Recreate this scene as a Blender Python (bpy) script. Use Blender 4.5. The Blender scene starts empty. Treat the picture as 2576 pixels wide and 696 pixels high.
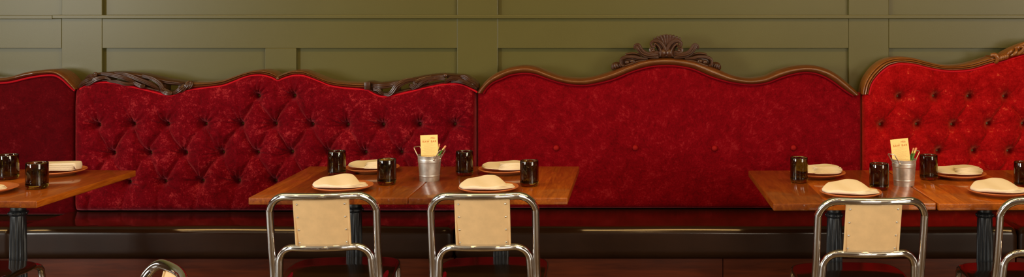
import bpy, bmesh, math, random
import numpy as np
from mathutils import Vector, Matrix

random.seed(7)
rng = np.random.default_rng(7)
C = bpy.context.scene.collection
PI = math.pi

# ------------------------------------------------------------------ camera measure
F = 2722.0            # focal length in pixels of the 2576 px frame
PX, PY = 1620.0, -12.0  # where the optical axis meets the picture (the photo is a crop)
EYE = 1.52


def at(px, py, Y):
    """world point that stands at depth Y on the sight line of a photo pixel (for taking measures)"""
    return Vector(((px - PX) * Y / F, Y, EYE - (py - PY) * Y / F))


# ------------------------------------------------------------------ materials
def new_mat(name):
    m = bpy.data.materials.new(name)
    m.use_nodes = True
    nt = m.node_tree
    b = nt.nodes['Principled BSDF']
    return m, nt, b


def N(nt, kind, **kw):
    n = nt.nodes.new(kind)
    for k, v in kw.items():
        if hasattr(n, k):
            setattr(n, k, v)
        else:
            n.inputs[k.replace('_', ' ')].default_value = v
    return n


def ramp(nt, fac, stops):
    r = nt.nodes.new('ShaderNodeValToRGB')
    e = r.color_ramp.elements
    while len(e) > 1:
        e.remove(e[0])
    e[0].position = stops[0][0]
    e[0].color = (*stops[0][1], 1)
    for p, c in stops[1:]:
        x = e.new(p)
        x.color = (*c, 1)
    nt.links.new(fac, r.inputs['Fac'])
    return r.outputs['Color']


def objco(nt, scale=(1, 1, 1)):
    tc = nt.nodes.new('ShaderNodeTexCoord')
    mp = nt.nodes.new('ShaderNodeMapping')
    mp.inputs['Scale'].default_value = scale
    nt.links.new(tc.outputs['Object'], mp.inputs['Vector'])
    return mp.outputs['Vector']


def noise(nt, vec, scale, detail=4, rough=.55, dist=0.0):
    n = nt.nodes.new('ShaderNodeTexNoise')
    n.inputs['Scale'].default_value = scale
    n.inputs['Detail'].default_value = detail
    n.inputs['Roughness'].default_value = rough
    n.inputs['Distortion'].default_value = dist
    nt.links.new(vec, n.inputs['Vector'])
    return n.outputs['Fac']


def bump(nt, b, h, strength=.2, dist=.002):
    n = nt.nodes.new('ShaderNodeBump')
    n.inputs['Strength'].default_value = strength
    n.inputs['Distance'].default_value = dist
    nt.links.new(h, n.inputs['Height'])
    nt.links.new(n.outputs['Normal'], b.inputs['Normal'])
    return n


def math_n(nt, op, a, b_=None):
    n = nt.nodes.new('ShaderNodeMath')
    n.operation = op
    for i, v in enumerate((a, b_)):
        if v is None:
            continue
        if isinstance(v, (int, float)):
            n.inputs[i].default_value = v
        else:
            nt.links.new(v, n.inputs[i])
    return n.outputs[0]


def mixc(nt, fac, a, b_, mode='MIX'):
    n = nt.nodes.new('ShaderNodeMix')
    n.data_type = 'RGBA'
    n.blend_type = mode
    for sock, v in ((n.inputs[0], fac), (n.inputs[6], a), (n.inputs[7], b_)):
        if isinstance(v, (int, float)):
            sock.default_value = v
        elif isinstance(v, tuple):
            sock.default_value = (*v, 1)
        else:
            nt.links.new(v, sock)
    return n.outputs[2]


def velvet(name, deep, mid, bright, tint, patch=9.0, sheen=.55, lo=.40, hi=.72, fine=160):
    """crushed velvet: the pressed pile makes blotches of brighter and deeper red"""
    m, nt, b = new_mat(name)
    v = objco(nt)
    n1 = noise(nt, v, patch, 8, .72, .6)
    n2 = noise(nt, v, patch * 4.5, 5, .7, .3)
    n3 = noise(nt, v, fine, 3, .6)
    f = math_n(nt, 'ADD', math_n(nt, 'MULTIPLY', n1, .48), math_n(nt, 'MULTIPLY', n2, .28))
    f = math_n(nt, 'ADD', f, math_n(nt, 'MULTIPLY', n3, .24))
    col = ramp(nt, f, [(lo, deep), ((lo + hi) / 2, mid), (hi, bright)])
    nt.links.new(col, b.inputs['Base Color'])
    b.inputs['Roughness'].default_value = .7
    b.inputs['Specular IOR Level'].default_value = .03
    b.inputs['Sheen Weight'].default_value = sheen
    b.inputs['Sheen Roughness'].default_value = .38
    b.inputs['Sheen Tint'].default_value = (*tint, 1)
    bump(nt, b, f, .55, .006)
    return m


def plain(name, col, rough=.5, metal=0.0, bumpscale=None, bstr=.15, var=0.0, **kw):
    m, nt, b = new_mat(name)
    v = objco(nt)
    n = noise(nt, v, bumpscale or 40, 4)
    c2 = tuple(min(1, x * (1 + var)) for x in col)
    c1 = tuple(x * (1 - var) for x in col)
    nt.links.new(ramp(nt, n, [(.3, c1), (.7, c2)]), b.inputs['Base Color'])
    b.inputs['Roughness'].default_value = rough
    b.inputs['Metallic'].default_value = metal
    for k, x in kw.items():
        b.inputs[k.replace('_', ' ')].default_value = x
    if bumpscale:
        bump(nt, b, n, bstr, .001)
    return m


M = {}
# walls
def make_paint():
    m, nt, b = new_mat('olive_paint')
    v = objco(nt)
    n = noise(nt, v, 2.2, 3)
    nt.links.new(ramp(nt, n, [(.3, (.090, .084, .0235)), (.7, (.098, .092, .0265))]), b.inputs['Base Color'])
    b.inputs['Roughness'].default_value = .34
    b.inputs['Specular IOR Level'].default_value = .34
    bump(nt, b, noise(nt, v, 260, 3), .12, .0012)
    return m


M['paint'] = make_paint()
M['velvet_plum'] = velvet('crimson_velvet', (.050, .0001, .0015), (.145, .0007, .0055), (.47, .040, .048), (1, .16, .20), 15, .8, .36, .70)
M['velvet_dark'] = velvet('garnet_velvet', (.045, .0001, .0015), (.085, .0005, .003), (.22, .018, .024), (1, .16, .20), 16, .6, .37, .74)
M['velvet_plain'] = velvet('ruby_velvet', (.085, .0002, .002), (.185, .001, .005), (.36, .024, .030), (1, .14, .16), 18, .5, .36, .72)
M['velvet_scarlet'] = velvet('scarlet_velvet', (.21, .0008, .002), (.36, .004, .006), (.80, .16, .065), (1, .22, .12), 19, .8, .43, .71)
M['piping'] = plain('red_piping', (.44, .007, .016), .6, 0, 300, .3, .15, Specular_IOR_Level=.05)
M['piping_dark'] = plain('dark_red_piping', (.20, .002, .007), .6, 0, 300, .3, .15, Specular_IOR_Level=.05)
M['button_red'] = plain('red_button', (.26, .006, .006), .6, 0, 300, .2, .1, Specular_IOR_Level=.08)
M['button_gold'] = plain('dull_gold_button', (.17, .10, .018), .45, 0, 200, .2, .2)


def make_rail_wood(name, c1, c2, coat=.8, cr=.12):
    m, nt, b = new_mat(name)
    v = objco(nt, (3, 20, 20))
    n = noise(nt, v, 4, 6, .65, .8)
    nt.links.new(ramp(nt, n, [(.3, c1), (.7, c2)]), b.inputs['Base Color'])
    b.inputs['Roughness'].default_value = .36
    b.inputs['Specular IOR Level'].default_value = .3
    b.inputs['Coat Weight'].default_value = coat
    b.inputs['Coat Roughness'].default_value = cr
    bump(nt, b, n, .35, .0014)
    return m


M['rail'] = make_rail_wood('walnut_rail', (.080, .022, .004), (.150, .045, .008))
M['rail_dark'] = make_rail_wood('carved_walnut', (.036, .012, .004), (.070, .024, .008), .35, .24)
M['rail_gold'] = make_rail_wood('honey_walnut', (.15, .045, .006), (.27, .092, .013))


def make_table_wood():
    m, nt, b = new_mat('lacquered_tabletop')
    tc = nt.nodes.new('ShaderNodeTexCoord')
    sp = nt.nodes.new('ShaderNodeSeparateXYZ')
    nt.links.new(tc.outputs['Object'], sp.inputs[0])
    oi = nt.nodes.new('ShaderNodeObjectInfo')
    off = math_n(nt, 'MULTIPLY', oi.outputs['Random'], 31.0)
    pl = math_n(nt, 'FLOOR', math_n(nt, 'DIVIDE', math_n(nt, 'ADD', sp.outputs[0], .302), .1007))
    pid = math_n(nt, 'ADD', pl, off)
    wn = nt.nodes.new('ShaderNodeTexWhiteNoise')
    wn.noise_dimensions = '1D'
    nt.links.new(pid, wn.inputs['W'])
    cb = nt.nodes.new('ShaderNodeCombineXYZ')
    nt.links.new(math_n(nt, 'MULTIPLY', sp.outputs[0], 26.0), cb.inputs[0])
    nt.links.new(math_n(nt, 'ADD', math_n(nt, 'MULTIPLY', sp.outputs[1], 3.2), math_n(nt, 'MULTIPLY', pid, 7.3)), cb.inputs[1])
    nt.links.new(math_n(nt, 'MULTIPLY', sp.outputs[2], 30.0), cb.inputs[2])
    g = noise(nt, cb.outputs[0], 1.6, 6, .62, 1.4)
    g2 = noise(nt, cb.outputs[0], 9, 3, .6)
    f = math_n(nt, 'ADD', math_n(nt, 'MULTIPLY', g, .75), math_n(nt, 'MULTIPLY', g2, .25))
    base = ramp(nt, f, [(.3, (.17, .032, .002)), (.52, (.31, .076, .005)), (.72, (.42, .135, .012))])
    tone = ramp(nt, wn.outputs['Value'], [(0, (.50, .42, .38)), (.5, (.95, .92, .88)), (1, (1.5, 1.55, 1.55))])
    col = mixc(nt, 1.0, base, tone, 'MULTIPLY')
    nt.links.new(col, b.inputs['Base Color'])
    b.inputs['Roughness'].default_value = .45
    b.inputs['Specular IOR Level'].default_value = .2
    b.inputs['Coat Weight'].default_value = .55
    b.inputs['Coat Roughness'].default_value = .07
    # hairline joints between the boards
    fr = math_n(nt, 'FRACT', math_n(nt, 'DIVIDE', math_n(nt, 'ADD', sp.outputs[0], .302), .1007))
    edge = math_n(nt, 'LESS_THAN', math_n(nt, 'ABSOLUTE', math_n(nt, 'SUBTRACT', fr, .5)), .49)
    h = math_n(nt, 'ADD', math_n(nt, 'MULTIPLY', edge, 1.0), math_n(nt, 'MULTIPLY', g, .25))
    bump(nt, b, h, .12, .0008)
    return m


M['table'] = make_table_wood()


def make_vinyl():
    m, nt, b = new_mat('worn_brown_vinyl')
    v = objco(nt)
    n = noise(nt, v, 5, 6, .7, .5)
    s = noise(nt, objco(nt, (3, 30, 14)), 3, 8, .8, 2)
    f = math_n(nt, 'ADD', math_n(nt, 'MULTIPLY', n, .5), math_n(nt, 'MULTIPLY', s, .5))
    nt.links.new(ramp(nt, f, [(.35, (.017, .006, .0018)), (.62, (.025, .0092, .003)), (.8, (.036, .017, .011))]), b.inputs['Base Color'])
    # the seat top is polished by use, the front roll is scuffed and dull
    sp = nt.nodes.new('ShaderNodeSeparateXYZ')
    tc = nt.nodes.new('ShaderNodeTexCoord')
    nt.links.new(tc.outputs['Object'], sp.inputs[0])
    mr = nt.nodes.new('ShaderNodeMapRange')
    for k, x in zip(('From Min', 'From Max', 'To Min', 'To Max'), (.440, .457, .42, .14)):
        mr.inputs[k].default_value = x
    nt.links.new(sp.outputs[2], mr.inputs['Value'])
    m2 = nt.nodes.new('ShaderNodeMapRange')
    for k, x in zip(('From Min', 'From Max', 'To Min', 'To Max'), (.444, .458, 0.0, .5)):
        m2.inputs[k].default_value = x
    nt.links.new(sp.outputs[2], m2.inputs['Value'])
    nt.links.new(m2.outputs[0], b.inputs['Coat Weight'])
    b.inputs['Coat Roughness'].default_value = .12
    b.inputs['Coat IOR'].default_value = 1.6
    nt.links.new(math_n(nt, 'ADD', mr.outputs[0], math_n(nt, 'MULTIPLY', math_n(nt, 'SUBTRACT', f, .5), .12)), b.inputs['Roughness'])
    b.inputs['Specular IOR Level'].default_value = .20
    bump(nt, b, noise(nt, v, 420, 2), .05, .0005)
    return m


M['vinyl'] = make_vinyl()


def make_plinth():
    m, nt, b = new_mat('stained_plinth_wood')
    v = objco(nt, (1.2, 8, 14))
    n = noise(nt, v, 4, 6, .6, .4)
    nt.links.new(ramp(nt, n, [(.3, (.060, .010, .0015)), (.7, (.12, .022, .004))]), b.inputs['Base Color'])
    b.inputs['Roughness'].default_value = .5
    b.inputs['Specular IOR Level'].default_value = .15
    bump(nt, b, n, .1, .001)
    return m


M['plinth'] = make_plinth()
M['underside'] = plain('raw_underside_wood', (.58, .40, .17), .7, 0, 60, .1, .1, Specular_IOR_Level=.2)
M['chrome'] = plain('polished_chrome', (.82, .815, .82), .06, 1.0, 90, .02, .03)
M['tan'] = plain('tan_back_panel', (.86, .575, .285), .5, 0, 30, .05, .06)
M['seat'] = plain('dark_glossy_seat', (.016, .0085, .003), .17, 0, 60, .03, .1, Specular_IOR_Level=.3, Coat_Weight=.3, Coat_Roughness=.1)
M['iron'] = plain('black_cast_iron', (.009, .010, .012), .42, 0, 120, .03, .2)
M['steel'] = plain('galvanised_steel', (.60, .585, .55), .40, .8, 24, .10, .34)
M['wire'] = plain('galvanised_wire', (.66, .60, .52), .3, .9, 60, .05, .1)
M['terracotta'] = plain('terracotta_glaze', (.50, .155, .045), .35, 0, 70, .05, .06)
M['linen'] = plain('white_linen', (.75, .68, .54), .85, 0, 700, .35, .03, Specular_IOR_Level=.1)
M['card'] = plain('cream_card', (.97, .70, .27), .7, 0, 200, .03, .02)
M['ink'] = plain('orange_ink', (.60, .20, .035), .7)
M['inkpale'] = plain('pale_tan_ink', (.62, .42, .16), .7)
M['green'] = plain('green_pencil_lacquer', (.05, .17, .015), .35)
M['ferrule'] = plain('brass_ferrule', (.72, .55, .16), .3, .8)
M['eraser'] = plain('pink_eraser', (.72, .30, .16), .8)
M['rivet'] = plain('nickel_rivet', (.72, .66, .56), .2, 1.0)
M['floor'] = make_rail_wood('dark_floor_boards', (.055, .034, .018), (.09, .056, .028))
M['ceiling'] = plain('off_white_plaster', (.42, .38, .30), .8, 0, 50, .1, .04)
M['roomwall'] = plain('taupe_plaster', (.07, .038, .02), .7, 0, 50, .1, .05)


def make_glass():
    m, nt, b = new_mat('olive_bottle_glass')
    v = objco(nt)
    n = noise(nt, v, 18, 2)
    nt.links.new(ramp(nt, n, [(.35, (.25, .175, .02)), (.7, (.38, .28, .045))]), b.inputs['Base Color'])
    b.inputs['Roughness'].default_value = .02
    b.inputs['IOR'].default_value = 1.5
    b.inputs['Transmission Weight'].default_value = 1.0
    bump(nt, b, noise(nt, v, 30, 2), .05, .002)
    return m


M['glass'] = make_glass()


# ------------------------------------------------------------------ mesh building
class MB:
    def __init__(self):
        self.v = []
        self.f = []

    def add(self, verts, faces):
        o = len(self.v)
        self.v.extend([tuple(p) for p in verts])
        self.f.extend([tuple(i + o for i in f) for f in faces])

    def grid(self, P, cu=False, cv=False, flip=False):
        """P[i][j] points; quads between neighbours"""
        nu, nv = len(P), len(P[0])
        vs = [p for row in P for p in row]
        fs = []
        for i in range(nu if cu else nu - 1):
            for j in range(nv if cv else nv - 1):
                a, b_, c, d = i * nv + j, ((i + 1) % nu) * nv + j, ((i + 1) % nu) * nv + (j + 1) % nv, i * nv + (j + 1) % nv
                fs.append((a, d, c, b_) if flip else (a, b_, c, d))
        self.add(vs, fs)

    def box(self, lo, hi, bev=0.0, seg=2, mat=None):
        bm = bmesh.new()
        bmesh.ops.create_cube(bm, size=1)
        for v in bm.verts:
            v.co = Vector(((lo[k] + hi[k]) / 2 + v.co[k] * (hi[k] - lo[k]) for k in range(3)))
        if bev:
            bmesh.ops.bevel(bm, geom=bm.edges[:], offset=bev, segments=seg, affect='EDGES', profile=.5)
        if mat is not None:
            bmesh.ops.transform(bm, matrix=mat, verts=bm.verts)
        bm.verts.index_update()
        self.add([v.co for v in bm.verts], [[v.index for v in f.verts] for f in bm.faces])
        bm.free()

    def tube(self, pts, r, seg=12, caps=True, closed=False, flat=1.0, up=None):
        pts = [Vector(p) for p in pts]
        n = len(pts)
        rs = [r] * n if isinstance(r, (int, float)) else list(r)
        tans = []
        for i in range(n):
            a = pts[(i - 1) % n] if (closed or i > 0) else pts[0]
            b_ = pts[(i + 1) % n] if (closed or i < n - 1) else pts[-1]
            t = b_ - a
            tans.append(t.normalized() if t.length > 1e-9 else Vector((0, 0, 1)))
        ref = Vector(up) if up else (Vector((0, 1, 0)) if abs(tans[0].y) < .9 else Vector((1, 0, 0)))
        nrm = (ref - tans[0] * ref.dot(tans[0])).normalized()
        rings = []
        for i in range(n):
            t = tans[i]
            nrm = (nrm - t * nrm.dot(t))
            nrm = nrm.normalized() if nrm.length > 1e-6 else t.orthogonal().normalized()
            bn = t.cross(nrm)
            rings.append([pts[i] + (nrm * math.cos(2 * PI * k / seg) * flat + bn * math.sin(2 * PI * k / seg)) * rs[i] for k in range(seg)])
        self.grid(rings, cu=closed, cv=True, flip=True)
        if caps and not closed:
            o = len(self.v)
            self.v.extend([tuple(pts[0]), tuple(pts[-1])])
            s = o - n * seg
            e = o - seg
            for k in range(seg):
                self.f.append((o, s + (k + 1) % seg, s + k))
                self.f.append((o + 1, e + k, e + (k + 1) % seg))

    def lathe(self, prof, seg=32, center=(0, 0, 0), fn=None):
        """prof: list of (r, z) bottom to top; poles close when r = 0"""
        rings = []
        for r, z in prof:
            rr = max(r, 1e-5)
            rings.append([(center[0] + rr * (fn(2 * PI * k / seg, z) if fn else 1) * math.cos(2 * PI * k / seg),
                           center[1] + rr * (fn(2 * PI * k / seg, z) if fn else 1) * math.sin(2 * PI * k / seg), center[2] + z) for k in range(seg)])
        self.grid(rings, cv=True, flip=True)

    def ball(self, c, r, sc=(1, 1, 1), seg=14, rings=8):
        P = []
        for i in range(rings + 1):
            th = PI * i / rings
            P.append([(c[0] + r * sc[0] * math.sin(th) * math.cos(2 * PI * k / seg) if 0 < i < rings else c[0] + 1e-6 * math.cos(2 * PI * k / seg),
                       c[1] + r * sc[1] * math.sin(th) * math.sin(2 * PI * k / seg) if 0 < i < rings else c[1] + 1e-6 * math.sin(2 * PI * k / seg),
                       c[2] + r * sc[2] * math.cos(th)) for k in range(seg)])
        self.grid(P, cv=True)

    def build(self, name, mat, parent=None, angle=40, shift=(0, 0, 0)):
        me = bpy.data.meshes.new(name)
        sx, sy, sz = shift
        me.from_pydata([(a - sx, b_ - sy, c - sz) for a, b_, c in self.v], [], self.f)
        me.validate()
        bm = bmesh.new()
        bm.from_mesh(me)
        bmesh.ops.remove_doubles(bm, verts=bm.verts, dist=1e-5)
        bmesh.ops.recalc_face_normals(bm, faces=bm.faces)
        bm.to_mesh(me)
        bm.free()
        me.polygons.foreach_set('use_smooth', [True] * len(me.polygons))
        me.set_sharp_from_angle(angle=math.radians(angle))
        me.materials.append(mat)
        o = bpy.data.objects.new(name, me)
        C.objects.link(o)
        if parent is not None:
            o.parent = parent
        return o


def spline(pts, sub=8, closed=False):
    """Catmull-Rom through points of any dimension"""
    P = np.array([list(p) for p in pts], float)
    n = len(P)
    out = []
    for i in range(n if closed else n - 1):
        p1, p2 = P[i], P[(i + 1) % n]
        p0 = P[(i - 1) % n] if (closed or i > 0) else 2 * p1 - p2
        p3 = P[(i + 2) % n] if (closed or i + 2 < n) else 2 * p2 - p1
        for k in range(sub):
            t = k / sub
            out.append(.5 * ((2 * p1) + (p2 - p0) * t + (2 * p0 - 5 * p1 + 4 * p2 - p3) * t * t + (3 * p1 - p0 - 3 * p2 + p3) * t ** 3))
    if not closed:
        out.append(P[-1])
    return [tuple(p) for p in out]


def tag(o, label, cat, group=None):
    o['label'] = label
    o['category'] = cat
    if group:
        o['group'] = group
    return o


def thing(name, label, cat, loc=(0, 0, 0), rotz=0.0, group=None):
    o = bpy.data.objects.new(name, None)
    o.empty_display_size = .1
    C.objects.link(o)
    o.location = loc
    o.rotation_euler = (0, 0, rotz)
    return tag(o, label, cat, group)


def dup(root, loc, rotz=0.0, label=None, group=None):
    r = root.copy()
    C.objects.link(r)
    r.location = loc
    r.rotation_euler = (0, 0, rotz)
    if label:
        r['label'] = label
    if group:
        r['group'] = group
    for ch in list(root.children):
        c = ch.copy()
        C.objects.link(c)
        c.parent = r
        for g in list(ch.children):
            d = g.copy()
            C.objects.link(d)
            d.parent = c
    return r


def struct(o):
    o['kind'] = 'structure'
    return o

# ================================================================== the setting
YW, YS = 5.50, 5.478      # recessed panel face, raised frame face
PXM = YS / F


def wx(px):
    return (px - PX) * YS / F


def wz(py):
    return EYE - (py - PY) * YS / F


mb = MB()
mb.box((-6.3, YW, 0), (4.9, YW + .12, 3.2))
struct(mb.build('wall_back', M['paint']))
TR = [0]


def trim(lo, hi, bev=.0025):
    t = MB()
    t.box(lo, hi, bev, 2)
    TR[0] += 1
    struct(t.build('trim_%d' % TR[0], M['paint'], None, 12))


LED_T, LED_B, RB = wz(37.5), wz(46.5), wz(121)
# upright stiles
for a, b_ in ((-1035, -935), (155, 257), (1150, 1252), (2135, 2236), (3120, 3222)):
    trim((wx(a), YS, 0.0), (wx(b_), YW + .002, 3.15))
# broad horizontal board between the stiles, under the ledge; base board near the floor
bays = [(-935, 155), (257, 1150), (1252, 2135), (2236, 3120)]
for a, b_ in bays:
    trim((wx(a) + .0006, YS + .0004, RB), (wx(b_) - .0006, YW + .002, LED_B - .0005), .0015)
    trim((wx(a) + .0006, YS + .0004, 0), (wx(b_) - .0006, YW + .002, .16), .0015)
trim((wx(667), YS + .0004, .161), (wx(745), YW + .002, RB - .0005), .0015)
# the thin picture ledge, in two lengths that meet at a small step
trim((-5.6, YS - .016, LED_B - .002), (wx(135.5), YS - .0002, LED_T - .002), .002)
trim((wx(136), YS - .0175, LED_B), (4.8, YS - .0002, LED_T), .002)

mb = MB()
mb.box((-6.3, -4.2, -.1), (4.9, YW + .12, 0))
struct(mb.build('floor', M['floor']))
mb = MB()
mb.box((-6.3, -4.2, 3.2), (4.9, YW + .12, 3.3))
struct(mb.build('ceiling', M['ceiling']))


def wall_with_opening(name, axis, c, thick, a0, a1, opens, z0, z1, mat):
    m = MB()
    blocks, p = [], a0
    for o0, o1 in opens:
        blocks += [(p, o0, 0, 3.2), (o0, o1, 0, z0), (o0, o1, z1, 3.2)]
        p = o1
    blocks.append((p, a1, 0, 3.2))
    for (p, q_, zz0, zz1) in blocks:
        if axis == 'x':
            m.box((c, p, zz0), (c + thick, q_, zz1))
        else:
            m.box((p, c, zz0), (q_, c + thick, zz1))
    struct(m.build(name, mat))


def window_frame(name, axis, c, o0, o1, z0, z1, nm):
    m = MB()

    def bar(p, q, za, zb):
        if axis == 'x':
            m.box((c - .02, p, za), (c + .03, q, zb), .003)
        else:
            m.box((p, c - .02, za), (q, c + .03, zb), .003)
    w = .05
    bar(o0, o0 + w, z0, z1)
    bar(o1 - w, o1, z0, z1)
    bar(o0 + w, o1 - w, z0, z0 + w)
    bar(o0 + w, o1 - w, z1 - w, z1)
    for k in range(1, nm):
        x = o0 + (o1 - o0) * k / nm
        bar(x - .02, x + .02, z0 + w, z1 - w)
    struct(m.build(name, M['paint']))


WL = (-6.2, -1.7, .4, .9, 2.8)
WB = (2.1, 4.0)                 # second opening in the left wall     # left wall x, window from/to, sill, head
WR = (4.8, -3.4, .4, .8, 2.8)
WF = (-4.1, .8, 3.6, 2.05, 3.0)
wall_with_opening('wall_left', 'x', WL[0] - .1, .1, -4.2, YW, [(WL[1], WL[2]), WB], WL[3], WL[4], M['roomwall'])
wall_with_opening('wall_right', 'x', WR[0], .1, -4.2, YW, [(WR[1], WR[2])], WR[3], WR[4], M['roomwall'])
wall_with_opening('wall_front', 'y', WF[0] - .1, .1, -6.2, 4.8, [(WF[1], WF[2])], WF[3], WF[4], M['roomwall'])
window_frame('window_1', 'x', WL[0] - .05, WL[1], WL[2], WL[3], WL[4], 3)
window_frame('window_4', 'x', WL[0] - .05, WB[0], WB[1], WL[3], WL[4], 2)
window_frame('window_2', 'x', WR[0] + .05, WR[1], WR[2], WR[3], WR[4], 3)
window_frame('window_3', 'y', WF[0] - .05, WF[1], WF[2], WF[3], WF[4], 3)

# ================================================================== settee backs
YP = 5.35


def mx(px):
    return (px - PX) * YP / F


def mz(py):
    return EYE - (py - PY) * YP / F


def smooth_edge(d, w, p=2.4):
    t = np.clip(1 - d / w, 0, 1)
    return (1 - t ** p) ** (1 / p)


def upholstery(parent, mat, x0, x1, zb, topx, topz, buttons, T=.05, D=.05, fold=.012, wr=.0022,
               links=None, step=.0038, extra_folds=(), edge_w=.06, y_edge=.012, foldw=.006):
    """one stuffed velvet panel: a height field over its outline, with rims turned back to the rear"""
    nx = int((x1 - x0) / step)
    nz = int((max(topz) - zb) / step)
    xs = np.linspace(x0, x1, nx)
    zt = np.interp(xs, topx, topz)
    v = np.linspace(0, 1, nz)
    X = np.repeat(xs[:, None], nz, 1)
    Z = zb + v[None, :] * (zt[:, None] - zb)
    top = np.repeat(zt[:, None], nz, 1)
    base = T * smooth_edge(X - x0, edge_w) * smooth_edge(x1 - X, edge_w) * smooth_edge(top - Z + .004, edge_w * 2.1, 1.9) * smooth_edge(Z - zb, edge_w * .8)
    e_all = np.clip(np.minimum.reduce([X - x0, x1 - X, top - Z + .0, Z - zb]) / .03, 0, 1)
    h = np.zeros_like(X)
    for k in range(7):                       # slack, slowly varying stuffing
        a = rng.uniform(0, 2 * PI)
        fq = rng.uniform(5, 26)
        h += .0011 * np.sin((X * math.cos(a) + Z * math.sin(a)) * fq + rng.uniform(0, 6))
    dim = np.zeros_like(X)
    wrk = np.zeros_like(X)
    for (bx, bz) in buttons:
        d = np.hypot(X - bx, Z - bz)
        th = np.arctan2(Z - bz, X - bx)
        dim = np.maximum(dim, D * (.60 * np.exp(-d / .040) + .40 * np.exp(-(d / .019) ** 2)))
        if wr:
            n1 = rng.integers(9, 14)
            n2 = rng.integers(15, 21)
            th2 = th + 2.5 * (d - .03) * rng.uniform(-1, 1)
            amp = .45 + .55 * np.cos(th - rng.uniform(.6, 2.2))
            w = np.exp(-d / .042) * np.clip((d - .006) / .014, 0, 1)
            wrk += wr * w * amp * (np.sin(n1 * th2 + rng.uniform(0, 6)) + .7 * np.sin(n2 * th2 + rng.uniform(0, 6)))
    fl = np.zeros_like(X)

    def crease(ax, az, bx, bz, dep, wd):
        nonlocal fl
        L2 = (bx - ax) ** 2 + (bz - az) ** 2
        t = np.clip(((X - ax) * (bx - ax) + (Z - az) * (bz - az)) / L2, 0, 1)
        wob = .004 * np.sin(t * rng.uniform(4, 8) + rng.uniform(0, 6)) * np.sin(t * PI)
        nxx, nzz = -(bz - az) / math.sqrt(L2), (bx - ax) / math.sqrt(L2)
        ds = np.hypot(X - (ax + t * (bx - ax)) - wob * nxx, Z - (az + t * (bz - az)) - wob * nzz)
        g = dep * (.35 * np.exp(-(ds / wd) ** 1.0) + .65 * np.exp(-(ds / (wd * 3.6)) ** 2))
        fl = np.maximum(fl, g)
    for (ax, az, bx, bz) in (links or []):
        crease(ax, az, bx, bz, fold * rng.uniform(.7, 1.15), foldw)
    for (ax, az, bx, bz, dep) in extra_folds:
        crease(ax, az, bx, bz, dep, foldw)
    rise = base + e_all * (h + wrk) - e_all ** .7 * (np.maximum(dim, fl) + .25 * np.minimum(dim, fl))
    Y = YP + y_edge - rise
    rear = YP + .075
    P = np.stack([X, Y, Z], -1)
    # turn the rims back
    P = np.concatenate([P[:1] * [1, 0, 1] + [0, rear, 0], P, P[-1:] * [1, 0, 1] + [0, rear, 0]], 0)
    P = np.concatenate([P[:, :1] * [1, 0, 1] + [0, rear, 0], P, P[:, -1:] * [1, 0, 1] + [0, rear, 0]], 1)
    nU, nV = P.shape[:2]
    V = P.reshape(-1, 3) - np.array(parent.location)
    idx = np.arange(nU * nV).reshape(nU, nV)
    q = np.stack([idx[:-1, :-1], idx[1:, :-1], idx[1:, 1:], idx[:-1, 1:]], -1).reshape(-1, 4)
    me = bpy.data.meshes.new('upholstery')
    me.from_pydata(V.tolist(), [], q.tolist())
    me.polygons.foreach_set('use_smooth', [True] * len(me.polygons))
    me.set_sharp_from_angle(angle=math.radians(70))
    me.materials.append(mat)
    o = bpy.data.objects.new('upholstery', me)
    C.objects.link(o)
    o.parent = parent

    def surf(bx, bz):
        i = int(np.argmin(abs(xs - bx)))
        j = int(np.argmin(abs(Z[i] - bz)))
        return float(Y[i, j])
    return o, surf


def put_button(parent, bx, bz, y, r, mat, depth=.5):
    m = MB()
    prof = [(0, -r * .5), (r * .7, -r * .5), (r, -r * .1), (r * .96, r * .25), (r * .7, r * .52), (r * .3, r * .62), (0, r * .64)]
    m.lathe(prof, 16)
    m.v = [(bx + a, y - c * depth * 2 * .8, bz + b_) for a, b_, c in m.v]
    m.build('button', mat, parent, shift=parent.location)


def near_links(btn, lo=.10, hi=.215, rowgap=.05):
    out = []
    for i in range(len(btn)):
        for j in range(i + 1, len(btn)):
            dx, dz = btn[i][0] - btn[j][0], btn[i][1] - btn[j][1]
            if abs(dz) > rowgap and lo < math.hypot(dx, dz) < hi:
                out.append((*btn[i], *btn[j]))
    return out


def ribbon(m, pairs, prof, yf, yr, sub=8, caps=True):
    """sweep a moulding between two drawn edges; pairs = (x_top, y_top, x_bottom, y_bottom) in photo pixels
    prof = list of (t, relief) across from the top edge to the bottom edge"""
    st = spline(pairs, sub)
    rows = []
    for a, b_, c, d in st:
        T = (mx(a), mz(b_))
        Bm = (mx(c), mz(d))
        row = [(T[0] + (Bm[0] - T[0]) * t, yf - h, T[1] + (Bm[1] - T[1]) * t) for t, h in prof]
        row.append((Bm[0], yr, Bm[1]))
        row.append((T[0], yr, T[1]))
        rows.append(row)
    m.grid(rows, cv=True)
    if caps:
        o = len(m.v)
        n = len(rows[0])
        m.v.extend(rows[0])
        m.v.extend(rows[-1])
        m.f.append(tuple(range(o, o + n)))
        m.f.append(tuple(range(o + 2 * n - 1, o + n - 1, -1)))


def bead(h=.03, n=11):
    return [(i / (n - 1), h * math.sin(PI * i / (n - 1)) ** .62) for i in range(n)]


def ridges(k, h=.026, n=8, dep=.009):
    out = []
    tot = k * n
    for i in range(tot + 1):
        t = i / tot
        out.append((t, h * max(0, math.sin(PI * min(max(t, 0), 1))) ** .45 - dep * (1 - abs(math.sin(PI * k * t)) ** .5) * (0 if t in (0, 1) else 1)))
    return out


def welt(parent, line, y, r=.0042, mat=None):
    m = MB()
    pts = [(mx(a), y, mz(b_)) for a, b_ in spline(line, 6)]
    m.tube(pts, r, 8)
    m.build('piping', mat or M['piping'], parent, shift=parent.location)


def top_of(line, lift=.008):
    pts = sorted([(mx(a), mz(b_) + lift) for a, b_ in spline(line, 6)])
    return [p[0] for p in pts], [p[1] for p in pts]


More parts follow.
